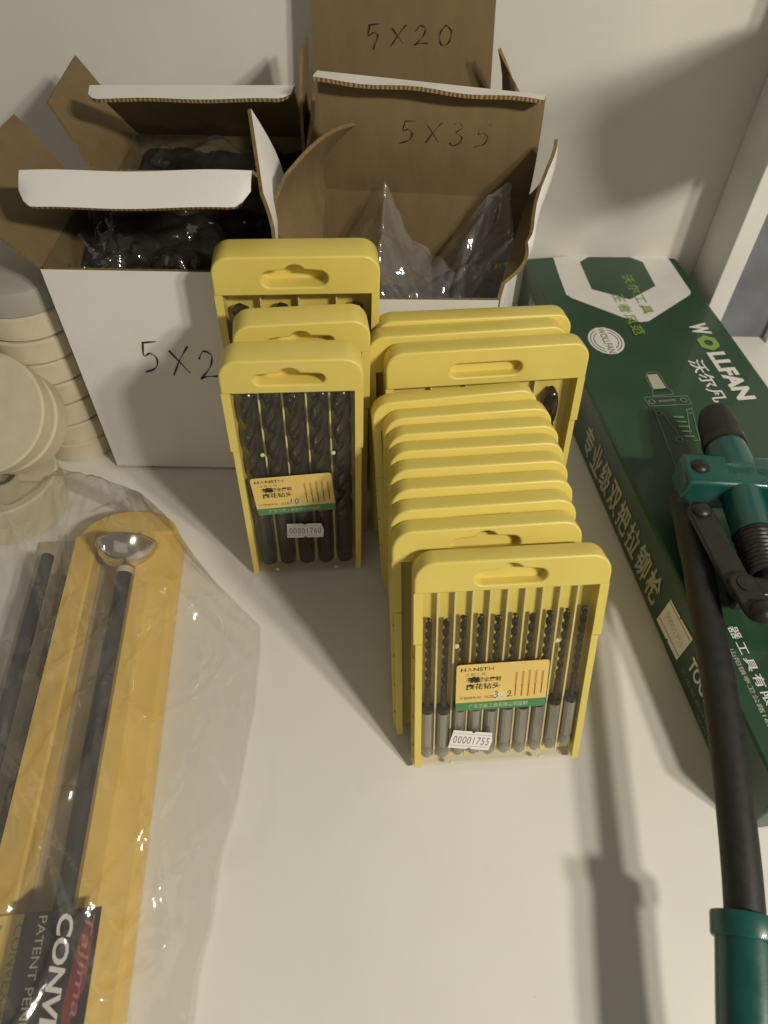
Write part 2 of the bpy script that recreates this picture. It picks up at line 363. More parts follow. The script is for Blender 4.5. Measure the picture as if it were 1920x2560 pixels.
def case_meshes(W, H, T, hw, bump, slot_w=.034, slot_h=.0078):
    sz = hw + (H - hw) * .42
    mb = header_mesh(W, H, T, hw, slot_poly(-.001, sz, slot_w, slot_h, bump))
    mb.box(-.001 - slot_w / 2, -.001 + slot_w / 2, T * .50, T * .62, sz - slot_h / 2 - .0008, sz + slot_h / 2 - .0004)   # floor of the hang slot
    step = H * .645
    for s in (-1, 1):
        a, b = sorted((s * W / 2, s * (W / 2 - .0045))); a2, b2 = sorted((s * (W / 2 - .0010), s * (W / 2 - .0045)))
        c1, c2 = sorted((s * (W / 2 - .0022), s * (W / 2 - .0045)))
        mb.box(a, b, .0004, T * .46, step + .0008, hw + .0005)                       # upper front rail
        mb.box(a2, b2, .0008, T * .46, .0012, step)                                 # lower front rail, a little narrower
        mb.box(a, b, T * .56, T - .0003, .0006, hw + .0005)                          # rear rail
        mb.box(c1, c2, T * .44, T * .58, .0015, hw)                                  # wall deep in the side groove
    body = mesh('body', mb, 'yellow_plastic', 32)
    bp = MB().box(-W / 2 + .0040, W / 2 - .0040, T * .78, T - .0005, .0010, hw + .0003)
    back = mesh('back_plate', bp, 'yellow_plastic_dull')
    cv = MB().box(-W / 2 + .0047, W / 2 - .0047, .0014, .0022, .0016, hw - .0005)
    cv.box(-W / 2 + .0047, W / 2 - .0047, .0022, T * .77, .0008, .0016)
    cover = mesh('cover', cv, 'clear_plastic')
    clip = mesh('clip', MB().box(-.0009, .0009, 0, T * .16, 0, .0014), 'yellow_plastic_dull')
    pin = mesh('pin', MB().lathe([(.0013, 0), (.0013, .0005), (.0007, .0008)], (0, 0, 0), (0, -1, 0), 14), 'rib_plastic', 40)
    return dict(W=W, H=H, T=T, hw=hw, body=body, back=back, cover=cover, clip=clip, pin=pin, step=step)
NAR = case_meshes(.0935, .1375, .0117, .1200, True)
NARP = case_meshes(.0935, .1375, .0117, .1200, False)
WID = case_meshes(.1180, .1500, .0135, .1270, False, .042, .0086)
TEN = case_meshes(.0735, .1730, .0175, .1525, True, .036, .0064)
TALL = case_meshes(.0930, .1890, .0205, .1655, True, .037, .0100)
def case_matrix(xc, yf, yaw, lean, roll, T):
    yaw, lean, roll = R(yaw), R(lean), R(roll)
    ax = V((math.cos(yaw), math.sin(yaw), 0)); n = V((-math.sin(yaw), math.cos(yaw), 0)); k = V((0, 0, 1))
    up = k * math.cos(lean) + n * math.sin(lean); bk = n * math.cos(lean) - k * math.sin(lean)
    a2 = ax * math.cos(roll) + up * math.sin(roll); u2 = up * math.cos(roll) - ax * math.sin(roll)
    return a2, u2, bk, V((xc, yf, T * math.sin(lean)))
def put_case(K, xc, yf, yaw, lean, roll, label, group, nbits=0, ribs=None, full=True):
    a, u, b, o = case_matrix(xc, yf, yaw, lean, roll, K['T'])
    o.z += abs(math.sin(R(roll))) * K['W'] / 2 + .0002
    M = Matrix(((a.x, b.x, u.x, o.x), (a.y, b.y, u.y, o.y), (a.z, b.z, u.z, o.z), (0, 0, 0, 1)))
    t = thing('drill_bit_case', label, 'drill bit case', M, group)
    place('body', K['body'], t); place('back_plate', K['back'], t)
    for s in (-1, 1):
        for k in range(4):
            place('clip', K['clip'], t, Matrix.Translation((s * (K['W'] / 2 - .0012), K['T'] * .43, K['step'] * (.14 + .235 * k))))
    if full:
        place('cover', K['cover'], t)
        for x, z in ((-.27, .62), (.27, .62), (-.27, .015), (.26, .015)):
            place('pin', K['pin'], t, Matrix.Translation((x * K['W'], .0016, K['H'] * z + .001)))
    if ribs:
        rm = mesh('divider', MB().box(-.00045, .00045, K['T'] * .48, K['T'] * .79, .003, ribs[1]), 'rib_plastic')
        for x in ribs[0]: place('divider', rm, t, Matrix.Translation((x, 0, 0)))
    return t, M
SEQ = ['rearmost', 'second from the back', 'third from the back', 'fourth from the back', 'middle', 'sixth from the back', 'seventh from the back']
xl = [.0005, .0043, .0055, .0062, .0070, .0075, .0080, .0085, .0180]
yf = [.2705, .2566, .2424, .2286, .2141, .1995, .1849, .1702, .1500]
lean = [14.5, 15.2, 15.9, 16.5, 17.2, 17.9, 18.6, 19.3, 20.0]
yaw = [7.2, 7.4, 6.6, 6.2, 6.0, 6.2, 6.4, 6.2, 4.7]
for i in range(8):
    lab = ('yellow drill bit case, %s of nine packed in the right row' % SEQ[i]) if i < 7 else 'yellow drill bit case with notched hang slot, directly behind the front 3.2 case'
    put_case(NARP if i < 7 else NAR, xl[i] + .0465, yf[i], yaw[i], lean[i], [1.8, .3, 0, 0, .2, 0, .2, 0][i], lab, 'narrow yellow drill bit cases of the right row', full=False)
xs9 = [-.0387 + .00857 * k for k in range(10)]
c9, M9 = put_case(NAR, .0650, .1500, 4.7, 20, .2, 'front yellow drill bit case with handwritten 3.2 and sticker 00001755', 'narrow yellow drill bit cases of the right row', ribs=([x + .00428 for x in xs9[:-1]], .1195))
for k, x in enumerate(xs9):
    put_bit(SMALL, M9 @ Matrix.Translation((x, .0055, .0050 + [0, -.001, .0005, .0005, -.0005, 0, -.0005, .0006, .001, .0022][k])), 'thin drill bit with hex shank, %s of ten in the 3.2 case' % ORD[k], 'thin drill bits in the 3.2 case', k * 1.9 + .4)
wd = [('yellow case with plain oblong hang slot, front of the three wide ones at the carton', .0610, .3060, 7.0, 9.5, 0),
      ('wide yellow case pressed between two others, middle of the three at the carton', .0510, .3218, 7.0, 9.0, .3),
      ('rearmost wide yellow case, leaning against the open carton marked 5X35', .0535, .3364, 6.3, 8.5, -.2)]
for k, (lab, x, y, yw, ln, rl) in enumerate(wd):
    t, M = put_case(WID, x, y, yw, ln, rl, lab, 'wide yellow drill bit cases of the right row', full=(k == 0), ribs=([-.0315, -.0105, .0105, .0315], .124) if k == 0 else None)
    if k == 0:
        for x2, who in ((.0210, 'half hidden dark drill bit, second from right in the foremost wide case'), (.0420, 'dark drill bit at the right edge of the foremost wide case')):
            put_bit(BIG, M @ Matrix.Translation((x2, .0062, -.0235)) @ Matrix.Scale(.98, 4), who, 'dark drill bits in the wide case', 1.1 + x2 * 40)
xs3 = [-.0252 + .0126 * k for k in range(5)]
c3, M3 = put_case(TEN, -.0505, .2800, 5, 2, -1, 'yellow drill bit case with handwritten 10 and sticker 00001760, front of left row', 'yellow drill bit cases of the left row', ribs=([x + .0063 for x in xs3[:-1]], .150))
for k, x in enumerate(xs3):
    put_bit(BIG, M3 @ Matrix.Translation((x, .0081, .0055)), 'thick black twist drill bit, %s of five in the case marked 10' % ['leftmost', 'second from left', 'middle one', 'second from right', 'rightmost'][k], 'thick drill bits in the case marked 10', [.3, 1.5, 2.4, 1.0, 2.9][k])
put_case(TEN, -.0475, .3122, 8, 1.5, -1, 'yellow drill bit case with slot half hidden, middle of the left row', 'yellow drill bit cases of the left row', full=False)
cT, MT = put_case(TALL, -.0535, .3510, 5, 1, -1, 'tallest yellow drill bit case, at the back of the left row', 'yellow drill bit cases of the left row', ribs=([-.022, 0, .022], .162))
for x2, who in ((-.0345, 'dark drill bit tip at the left inside the tallest yellow case'), (-.0110, 'dark drill bit tip near the middle inside the tallest yellow case'), (.0325, 'dark drill bit tip at the right inside the tallest yellow case')):
    put_bit(BIG, MT @ Matrix.Translation((x2, .0100, .0090)), who, 'dark drill bits in the tallest case', x2 * 60)

# stickers on the two front cases
def product_label(c, x0, z0, rot, size, ang_hw):
    base = Matrix.Translation((x0, .0008, z0)) @ Matrix.Rotation(R(rot), 4, 'Y') 
    F = lambda x, z, y=-.00015: base @ Matrix(((1, 0, 0, x), (0, 0, -1, y), (0, 1, 0, z), (0, 0, 0, 1)))
    W, H, G = .0475, .0318, .0058
    r = .0018
    def rr(x0, z0, x1, z1, rb, rt):
        p = []
        for cx, cz, a0, r_ in ((x1 - rb, z0 + rb, -90, rb), (x1 - rt, z1 - rt, 0, rt), (x0 + rt, z1 - rt, 90, rt), (x0 + rb, z0 + rb, 180, rb)):
            for k in range(5): a = R(a0 + k * 22.5); p.append((cx + r_ * math.cos(a), cz + r_ * math.sin(a)))
        return p
    # the sticker: yellow field and green foot
    mb = MB().prism(rr(0, G, W, H, .00001, r), 0, .00012, 0, F(0, 0, 0)).prism(rr(0, 0, W, G, .0006, .00001), 0, .00012, 1, F(0, 0, 0))
    lb = ob('label', mb, ['label_yellow', 'label_green'], c)
    text('H', .0027, .0024, F(.0022, .0272), 'ink_black', lb, bold=.02); text('A', .0026, .0024, F(.0055, .0272), 'ink_red', lb)
    text('NST', .0075, .0024, F(.0086, .0272), 'ink_black', lb, bold=.02); text('H', .0025, .0024, F(.0165, .0272), 'ink_red', lb)
    text('汉斯工具', .0105, .0020, F(.0045, .0240), 'ink_grey', lb, spacing=1.3)
    text('不锈钢全磨制', .0180, .0033, F(.0050, .0197), 'ink_black', lb, bold=.02)
    text('麻花钻头', .0180, .0042, F(.0050, .0146), 'ink_black', lb, bold=.02)
    text('不锈钢专用', .0110, .0019, F(.0020, .0080), 'ink_black', lb)
    text('SIZE:', .0055, .0018, F(.0150, .0081), 'ink_black', lb)
    text('广东汉斯工具有限公司监制', .0310, .0030, F(.0070, .0014), 'ink_pale', lb)
    for k in range(5):                                                              # printed drill pictures
        mb = MB(); hh = [.0165, .0172, .0182, .0168, .0155][k]; xx = .0310 + k * .0034; zz = .0085 + [0, -.0004, -.0008, 0, .0008][k]
        for q in range(9):
            z = zz + hh * (.42 + .064 * q); mb.prism([(xx - .0006, z), (xx + .0006, z + .0006), (xx + .0006, z + .0011), (xx - .0006, z + .0005)], 0, .00002, 0, F(0, 0))
        mb.prism([(xx - .0003, zz), (xx + .0003, zz), (xx + .0003, zz + hh * .45), (xx - .0003, zz + hh * .45)], 0, .00002, 0, F(0, 0))
        ob('drill_picture', mb, 'ink_red', lb)
    wh = MB().prism(rr(.0195, .0065, .0275, .0118, .001, .0015), 0, .00003, 0, F(0, 0, -.00010)); ob('worn_patch', wh, 'label_pale', lb)
    # scrawl over the print, then the size by hand
    sc = MB(); pts = [F(0, 0, -.0002) @ V((.0085 + .0022 * math.sin(k * 1.7) + k * .00012, .0215 + .0020 * math.cos(k * 2.3), 0)) for k in range(16)]
    sc.tube(smooth_line(pts, 3), .00034, 5); ob('scrawl', sc, 'ink_black', lb, True)
    hand(ang_hw, F(.0200, .0082, -.0002), .0042, .0024, .0010, .00026, lb)
    return lb

def price_sticker(c, x0, z0, rot, digits, Wd=.0232, Ht=.0132):
    F = Matrix.Translation((x0, .0008, z0)) @ Matrix.Rotation(R(rot), 4, 'Y')
    G = lambda x, z, y=0: F @ Matrix(((1, 0, 0, x), (0, 0, -1, y), (0, 1, 0, z), (0, 0, 0, 1)))
    nt = .0013; m = Wd / 2
    poly = [(0, 0), (m - nt, 0), (m, nt), (m + nt, 0), (Wd - .0005, 0), (Wd, Ht * .55), (Wd - .0016, Ht), (m + nt, Ht), (m, Ht - nt), (m - nt, Ht), (.0004, Ht)]
    st = ob('price_sticker', MB().prism(poly, .0002, .00035, 0, G(0, 0)), 'paper_white', c)
    ln = MB()
    for z in (Ht * .16, Ht * .84): ln.prism([(.0006, z), (Wd - .0015, z), (Wd - .0015, z + .0002), (.0006, z + .0002)], .00038, .00042, 0, G(0, 0))
    ob('printed_line', ln, 'ink_grey', st)
    text(digits, Wd * .86, Ht * .42, G(Wd * .07, Ht * .29, -.00042), 'ink_grey', st, spacing=1.15)
product_label(c9, -.0245, .0424, -.6, 1, '3.2')
price_sticker(c9, -.0277, .0160, 10.5, '00001755')
product_label(c3, -.0270, .0583, -4.0, 1, '10')
price_sticker(c3, -.0112, .0366, 1.5, '00001760')

# ------------------------------------------------------------------ open cartons
CM = ['carton_white', 'kraft', 'carton_edge']
def lerp(a, b, t): return V(a) + (V(b) - V(a)) * t
def panel(a, b, c, d, nu=2, nv=2, fn=None):
    """a-b lower edge, d-c upper edge"""
    g = []
    for i in range(nv):
        row = []
        for j in range(nu):
            u, v = j / (nu - 1), i / (nv - 1); p = lerp(lerp(a, b, u), lerp(d, c, u), v)
            if fn: p = p + V(fn(u, v))
            row.append(p)
        g.append(row)
    return g
def flap(name, g, parent, outer='carton_white', thk=.0022, flip=False):
    mb = MB().sheet(g, thk, 0, 1, 2)
    ed = 'carton_edge' if name == 'tuck_flap' else 'kraft_edge'
    return ob(name, mb, ['kraft', outer, ed] if flip else [outer, 'kraft', ed], parent, 35, world=True)
def carton_walls(parent, fl, fr, br, bl, zf, zb, thk=.0024):
    """corner points (x, y); zf / zb the rim heights at the front and the back; white outside"""
    P = lambda c, z: (c[0], c[1], z)
    e = .0016
    flap('front_wall', panel(P(fl, e), P(fr, e), P(fr, zf), P(fl, zf), 6, 4), parent, thk=thk)
    flap('side_wall', panel(P(fr, e), P(br, e), P(br, zb), P(fr, zf), 3, 3), parent, thk=thk)
    flap('rear_wall', panel(P(br, e), P(bl, e), P(bl, zb), P(br, zb), 3, 3), parent, thk=thk)
    flap('side_wall', panel(P(bl, e), P(fl, e), P(fl, zf), P(bl, zb), 3, 3), parent, thk=thk)
    mb = MB().add([P(fl, .0013), P(fr, .0013), P(br, .0013), P(bl, .0013), P(fl, .0003), P(fr, .0003), P(br, .0003), P(bl, .0003)], [(0, 1, 2, 3), (7, 6, 5, 4), (0, 4, 5, 1), (1, 5, 6, 2), (2, 6, 7, 3), (3, 7, 4, 0)])
    ob('bottom', mb, 'kraft', parent, world=True)
def crumple(x0, x1, y0, y1, hfun, n=34, amp=.006, freq=60, seed=0):
    mb = MB(); g = []
    for i in range(n):
        row = []
        for j in range(n):
            u, v = j / (n - 1), i / (n - 1); x, y = x0 + (x1 - x0) * u, y0 + (y1 - y0) * v
            q = V((x, y, seed)) * freq
            w_ = V((noise.noise(q * .6), noise.noise(q * .6 + V((5, 5, 5))), 0)) * .6
            a_ = noise.voronoi(q * .55 + w_)[0]; b_ = noise.voronoi(q * 1.3 + w_)[0]
            r = (a_[1] - a_[0]) * 1.1 + (b_[1] - b_[0]) * .5 - .55
            dx = noise.noise(q * .7 + V((9, 1, 3))) * .006; dy = noise.noise(q * .7 + V((2, 7, 5))) * .006
            row.append(V((x + dx, y + dy, hfun(u, v) + r * amp)))
        g.append(row)
    vs = [p for r in g for p in r]
    mb.add(vs, [(i * n + j, i * n + j + 1, (i + 1) * n + j + 1, (i + 1) * n + j) for i in range(n - 1) for j in range(n - 1)])
    return mb
pm('dark_bag', (.014, .011, .008), .42, var=.3, scale=60, bump=.5, bscale=120)
def contents(name, label, cat, x0, x1, y0, y1, z, rise=0.0):
    """dark bag that fills a carton: crumpled top, straight sides"""
    n = 60; mb = crumple(x0, x1, y0, y1, lambda u, v: z + rise * v, n, .007, 45, x0 * 40)
    for i in range(n):
        for j in range(n):
            p = mb.v[i * n + j]; p.x = min(max(p.x, x0), x1); p.y = min(max(p.y, y0), y1)
    rim = [j for j in range(n)] + [i * n + n - 1 for i in range(1, n)] + [(n - 1) * n + j for j in range(n - 2, -1, -1)] + [i * n for i in range(n - 2, 0, -1)]
    o = len(mb.v); mb.v += [V((mb.v[k].x, mb.v[k].y, .004)) for k in rim]; m = len(rim)
    for k in range(m): mb.f.append([rim[k], rim[(k + 1) % m], o + (k + 1) % m, o + k]); mb.m.append(0)
    mb.f.append([o + k for k in range(m)]); mb.m.append(0)
    return tag(ob('dark_bag', mb, 'dark_bag', None, 50), label, cat, 'dark bags filling the cartons')

# carton 1: front left, marked 5x2.
c = thing('carton', 'white carton with 5X2 handwritten on its front, behind the left row of cases', 'carton', (-.135, .42, 0), 'open cartons')
X0, X1, YF, YB, ZT = -.2030, -.0680, .3770, .4670, .1670
carton_walls(c, (X0, YF), (X1, YF), (X1, YB), (X0, YB), ZT, ZT)
lid = flap('lid', panel((X1 - .003, YB, ZT + .001), (X0 + .002, YB, ZT + .001), (X0 + .002, .391, .2163), (X1 - .006, .391, .2185), 3, 5), c)
tk = flap('tuck_flap', panel((-.0745, .3905, .2190), (-.2010, .3905, .2168), (-.2000, .3715, .2078), (-.0755, .3715, .2098), 36, 5, lambda u, v: (0, .010 * max(0, 1 - min(u, 1 - u) / .07) ** 2 * v, -.002 * v * v + .0006 * math.sin(u * 9) + .0045 * max(0, 1 - min(u, 1 - u) / .07) ** 2 * v)), c)
lf = flap('dust_flap', panel((X0, YF, ZT), (X0, YB, ZT), (-.2455, .4960, .2040), (-.2600, .3950, .2010), 6, 6, lambda u, v: (0, 0, .003 * math.sin(v * 3.1))), c, flip=True)
rf = flap('dust_flap', panel((X1, YB, ZT), (X1, YF, ZT), (-.0715, .3930, .2060), (-.0800, .4330, .2345), 6, 8, lambda u, v: (.004 * math.sin(v * 3.1) , 0, 0)), c, flip=True)
hand('5X2', Matrix.Translation(c.location).inverted() @ FR((-.1600, .37565, .0935), (1, 0, 0), (0, 0, 1), (0, -1, 0)) , .0235, .0130, .0050, .00062, c, tilt=-.18)
contents('dark_bag', 'black crumpled bag filling the carton marked 5X2', 'bag', X0 + .006, X1 - .006, YF + .006, YB - .006, .126, .034)
o = ob('plastic_bag', crumple(X0 + .008, X1 - .012, YF + .006, YB - .012, lambda u, v: .158 + .028 * v - .03 * (abs(u - .4) ** 1.5), 70, .022, 45, 3), 'bag_film_thin', None, 'film')
tag(o, 'crumpled clear bag in the opening of the carton marked 5X2', 'plastic bag', 'clear bags inside the cartons')

# carton 2: behind it
c = thing('carton', 'open white carton at the back left, behind the one marked 5X2', 'carton', (-.12, .52, 0), 'open cartons')
X0, X1, YF, YB = -.1900, -.0600, .4715, .5600
carton_walls(c, (X0, YF), (X1, YF), (X1, YB), (X0, YB), ZT, ZT)
flap('lid', panel((X1 - .003, YB, ZT + .001), (X0 + .002, YB, ZT + .001), (X0 + .003, .490, .2238), (X1 - .001, .490, .2258), 3, 5), c)
flap('tuck_flap', panel((-.0600, .4895, .2262), (-.1880, .4895, .2242), (-.1860, .4720, .2246), (-.0620, .4720, .2262), 36, 4, lambda u, v: (0, .0012 * math.sin(u * 11) * v + .008 * max(0, 1 - min(u, 1 - u) / .06) ** 2 * v, -.0015 * v)), c)
flap('dust_flap', panel((X0, YF, ZT), (X0, YB, ZT), (-.2200, .5600, .2183), (-.2185, .4905, .2145), 6, 6, lambda u, v: (0, 0, .002 * math.sin(v * 3.1))), c, flip=True)
flap('dust_flap', panel((X1, YB, ZT), (X1, YF, ZT), (-.0500, .4850, .2080), (-.0520, .5300, .2120), 5, 6), c, flip=True)
contents('dark_bag', 'black crumpled bag filling the back left carton', 'bag', X0 + .006, X1 - .006, YF + .006, YB - .006, .138, .022)
o = ob('plastic_bag', crumple(X0 + .006, X1 - .02, YF + .008, YB - .012, lambda u, v: .160 + .030 * (1 - u) * v, 50, .012, 50, 8), 'bag_film_thin', None, 'film')
tag(o, 'clear bag bulging at the left inside the back left carton', 'plastic bag', 'clear bags inside the cartons')

# carton 3: right, lid marked 5X35
c = thing('carton', 'open carton with 5X35 handwritten inside its raised brown lid', 'carton', (.02, .43, 0), 'open cartons')
FL, FRr, BR, BL = (-.0440, .3880), (.0690, .3900), (.0925, .4700), (-.0440, .4790)
carton_walls(c, FL, FRr, BR, BL, .1430, .1680)
lidp = panel((.0925, .4700, .168), (-.0440, .4790, .168), (-.0440, .4710, .2405), (.0918, .4655, .2315), 10, 10, lambda u, v: (0, -.004 * math.sin(v * 3.14) , 0))
lid = flap('lid', lidp, c)
flap('tuck_flap', panel((.0918, .4655, .2318), (-.0440, .4710, .2408), (-.0455, .4560, .2420), (.0885, .4520, .2338), 16, 4, lambda u, v: (0, 0, .0008 * math.sin(u * 14) * v)), c)
flap('dust_flap', panel((-.0440, .3890, .1540), (-.0440, .4780, .168), (-.0200, .4700, .2130), (-.0570, .4080, .2090), 10, 10,
     lambda u, v: (-.016 * math.sin(v * 3.0) * (1 - .35 * u), 0, .006 * math.sin(u * 3.1) * v)), c, flip=True)
flap('dust_flap', panel((.0925, .4700, .168), (.0700, .3910, .1530), (.0815, .4020, .1720), (.0985, .4480, .2150), 10, 8,
     lambda u, v: (.0060 * math.sin(v * 3.1) + .0015 * math.sin(u * 9) * v, 0, .004 * math.sin(u * 7) * v)), c, flip=True)
hand('5X35', Matrix.Translation(c.location).inverted() @ FR((.0060, .4660, .2045), (1, -.045, -.035), (0, .06, 1), (0, -1, 0)), .0125, .0095, .0060, .00034, c, tilt=.02)
contents('dark_bag', 'dark bag low inside the carton marked 5X35', 'bag', -.038, .060, .398, .464, .104)
def hb(u, v):
    return .120 + .054 * max(0, 1 - abs(u - .27) / .30) ** 1.3 * (.35 + .65 * v) + .058 * max(0, 1 - abs(u - .98) / .42) ** 1.2 * v + .010 * v
o = ob('plastic_bag', crumple(-.036, .080, .3965, .464, hb, 90, .017, 48, 5), 'bag_film', None, 'film')
tag(o, 'clear plastic bag with two pulled up corners in the carton marked 5X35', 'plastic bag', 'clear bags inside the cartons')

# carton 4: behind, lid marked 5X20
c = thing('carton', 'carton with 5X20 handwritten inside its upright brown lid at the wall', 'carton', (.01, .53, 0), 'open cartons')
FL, FRr, BR, BL = (-.0560, .4860), (.0740, .4860), (.0735, .5720), (-.0565, .5720)
carton_walls(c, FL, FRr, BR, BL, .1670, .1670)
flap('lid', panel((.0735, .5720, .167), (-.0565, .5720, .167), (-.0560, .5790, .2640), (.0688, .5790, .2660), 4, 6), c)
flap('tuck_flap', panel((.0688, .5790, .2662), (-.0560, .5790, .2642), (-.0540, .5640, .2790), (.0660, .5640, .2805), 4, 4), c)
flap('dust_flap', panel((.0740, .5720, .167), (.0740, .4860, .167), (.0930, .5380, .1990), (.0715, .5490, .2310), 6, 8, lambda u, v: (.007 * math.sin(v * 3.1) * (1 - u * .3), 0, 0)), c, flip=True)
flap('dust_flap', panel((-.0560, .4860, .167), (-.0565, .5720, .167), (-.0580, .5600, .2330), (-.0590, .5300, .2330), 6, 8, lambda u, v: (-.002 * math.sin(v * 3.1), 0, 0)), c, flip=True)
hand('nX20', Matrix.Translation(c.location).inverted() @ FR((-.0170, .5740, .2240), (1, 0, .01), (0, .07, 1), (0, -1, 0)), .0120, .0098, .0065, .00034, c, tilt=.0)
contents('dark_bag', 'dark bag inside the rear carton marked 5X20', 'bag', -.050, .068, .492, .566, .10)

# ------------------------------------------------------------------ green rivet gun carton
O = V((.1236, .5965, 0)); d = V((.1438, -.9896, 0)); nr = V((.9896, .1438, 0)); GH = .050; GW = .137; GLn = .483
g = thing('tool_carton', 'long dark green printed carton lying flat at the right wall', 'carton', O)
M0 = FR((0, 0, 0), d, nr, (0, 0, 1))
mb = MB().box(0, GLn, 0, GW, .0006, GH).xf(M0)
gb = ob('box_body', mb, 'green_print', g, bevel=.0022)
TF = lambda s_, w_, z=GH + .00035: M0 @ Matrix(((1, 0, 0, s_), (0, 1, 0, w_), (0, 0, 1, z), (0, 0, 0, 1)))
SF = lambda s_, z_, off=.00035: FR(d * s_ + V((0, 0, z_)) - nr * off, d, (0, 0, 1), -nr)
def flat(name, poly, mat, F, h=.00012, parent=gb):
    return ob(name, MB().prism(poly, 0, h, 0, F), mat, parent)
flat('printed_hexagon', [(.0025, .0255), (.0300, .0225), (.0610, .0200), (.0668, .0235), (.0985, .0575), (.1065, .0700), (.1055, .0770), (.0735, .1255), (.0690, .1283), (.0200, .1292), (.0025, .1270)], 'print_white', TF(0, 0))
flat('printed_hexagon', [(.0055, .0575), (.0128, .0471), (.0557, .0443), (.0744, .0718), (.0573, .1010), (.0192, .1037), (.0102, .0950)], 'green_print', TF(0, 0, GH + .0005))
text('沃尔工具', .0590, .0100, TF(.0375, .0760, GH + .00075), 'print_lime', gb, bold=.01, spacing=1.15)
text('王者风范', .0580, .0100, TF(.0650, .0580, GH + .00075), 'print_lime', gb, bold=.01, spacing=1.15)
rnd_ = [(.1270 + .0172 * math.cos(k * math.pi / 20), .0330 + .0140 * math.sin(k * math.pi / 20)) for k in range(40)]
flat('printed_stamp', rnd_, 'print_white', TF(0, 0))
for rr_ in (.88, .70):
    mb = MB()
    for k in range(40):
        a0, a1 = k * math.pi / 20, (k + 1) * math.pi / 20
        q = lambda a, s_: (.1270 + .0172 * s_ * math.cos(a), .0330 + .0140 * s_ * math.sin(a))
        mb.prism([q(a0, rr_), q(a1, rr_), q(a1, rr_ - .05), q(a0, rr_ - .05)], 0, .00006, 0, TF(0, 0, GH + .0005))
    ob('stamp_ring', mb, 'green_print', gb)
flat('stamp_band', [(.1100, .0375), (.1440, .0375), (.1440, .0285), (.1100, .0285)], 'print_white', TF(0, 0, GH + .00058), .00005)
text('WOLLFAN', .0320, .0062, TF(.1110, .0300, GH + .0007), 'ink_grey', gb, bold=.02)
# large brand lettering: W, lime O, LLFAN
text('W', .0150, .0152, TF(.1130, .1065), 'print_white', gb, bold=.055)
ring = MB()
for k in range(6):
    a0, a1 = k * math.pi / 3, (k + 1) * math.pi / 3; q = lambda a, s_: (.1392 + .0100 * s_ * math.cos(a), .1135 + .0088 * s_ * math.sin(a))
    ring.prism([q(a0, 1), q(a1, 1), q(a1, .42), q(a0, .42)], 0, .00012, 0, TF(0, 0))
ob('lettering', ring, 'print_lime', gb)
text('LLFAN', .0565, .0145, TF(.1510, .1065), 'print_white', gb, bold=.05)
text('沃尔凡', .0500, .0125, TF(.1580, .0875), 'print_white', gb, bold=.015)
# line drawing of the tool
mb = MB()
def dl(pts, wd=.0005):
    for a, b in zip(pts[:-1], pts[1:]):
        a, b = V((*a, 0)), V((*b, 0)); t = (b - a).normalized(); n_ = V((-t.y, t.x, 0)) * wd / 2
        mb.prism([tuple((a - n_)[:2]), tuple((b - n_)[:2]), tuple((b + n_)[:2]), tuple((a + n_)[:2])], 0, .00006, 0, TF(0, 0, GH + .0004))
def dc(x, y, r): dl([(x + r * math.cos(k * math.pi / 8), y + r * math.sin(k * math.pi / 8)) for k in range(17)], .0007)
dl([(.1690, .0510), (.1690, .0580), (.1740, .0600), (.1900, .0600), (.1900, .0480), (.1740, .0480), (.1690, .0510)])
dl([(.1900, .0470), (.1900, .0610), (.1955, .0620), (.1955, .0460), (.1900, .0470)])
dl([(.1960, .0385), (.1985, .0710), (.2075, .0705), (.2060, .0390), (.1960, .0385)])
for p in ((.2015, .0425), (.2025, .0665), (.2140, .0430), (.2145, .0660)): dc(*p, .0022)
dl([(.2100, .0410), (.2700, .0340), (.2730, .0390)]); dl([(.2140, .0460), (.2440, .0490)]); dl([(.2100, .0690), (.2440, .0610), (.2440, .0570)]); dl([(.2150, .0640), (.2400, .0560)])
for k in range(5): dl([(.2190 + .005 * k, .0520), (.2200 + .005 * k, .0590)], .0016)
dc(.2420, .0470, .0025)
ob('line_drawing', mb, 'print_line', gb)
flat('printed_nozzle', [(.1715, .0500), (.1715, .0580), (.1880, .0590), (.1880, .0490)], 'print_soft', TF(0, 0, GH + .0003), .00006)
text('WOLLFAN', .0022, .0135, TF(.2005, .0475, GH + .0004), 'print_soft', gb)
# side face lettering
for k, ch in enumerate('专业级双把拉铆枪'):
    text(ch, .0165, .0265, SF(.2000 + k * .0188, .0075), 'print_soft', gb, bold=.022)
text('TOOLS', .0310, .0115, SF(.3950, .0190), 'print_white', gb, bold=.03)
text('实用型高效铆接', .0450, .0040, SF(.3930, .0105), 'print_line', gb)
text('使用方便', .0260, .0040, SF(.4200, .0045), 'print_line', gb)
text('WOLLFAN', .0480, .0130, SF(.0300, .0200), 'print_soft', gb, bold=.03)
stk = flat('price_sticker', [(0, 0), (.0150, .0013), (.0160, .0034), (.0172, .0015), (.0305, .0028), (.0320, .0300), (.0170, .0280), (.0160, .0262), (.0150, .0277), (.0020, .0262)], 'paper_white', SF(.3560, .0075))
mb = MB()
for z in (.0048, .0240): mb.prism([(.0018, z), (.0305, z + .0022), (.0305, z + .0028), (.0018, z + .0006)], 0, .00006, 0, SF(.3560, .0075, .0005))
ob('printed_line', mb, 'ink_red', stk)
text('00001753', .0230, .0060, SF(.3610, .0200, .0006), 'print_pale', stk) if 'print_pale' in MATS else None
# maker's text on the top face near the front end
text('器工具有限', .0480, .0060, TF(.3890, .0145), 'print_white', gb, bold=.012, spacing=1.3)
text('山阳镇亭卫公路1633', .0480, .0030, TF(.4030, .0095), 'print_soft', gb, bold=.01)

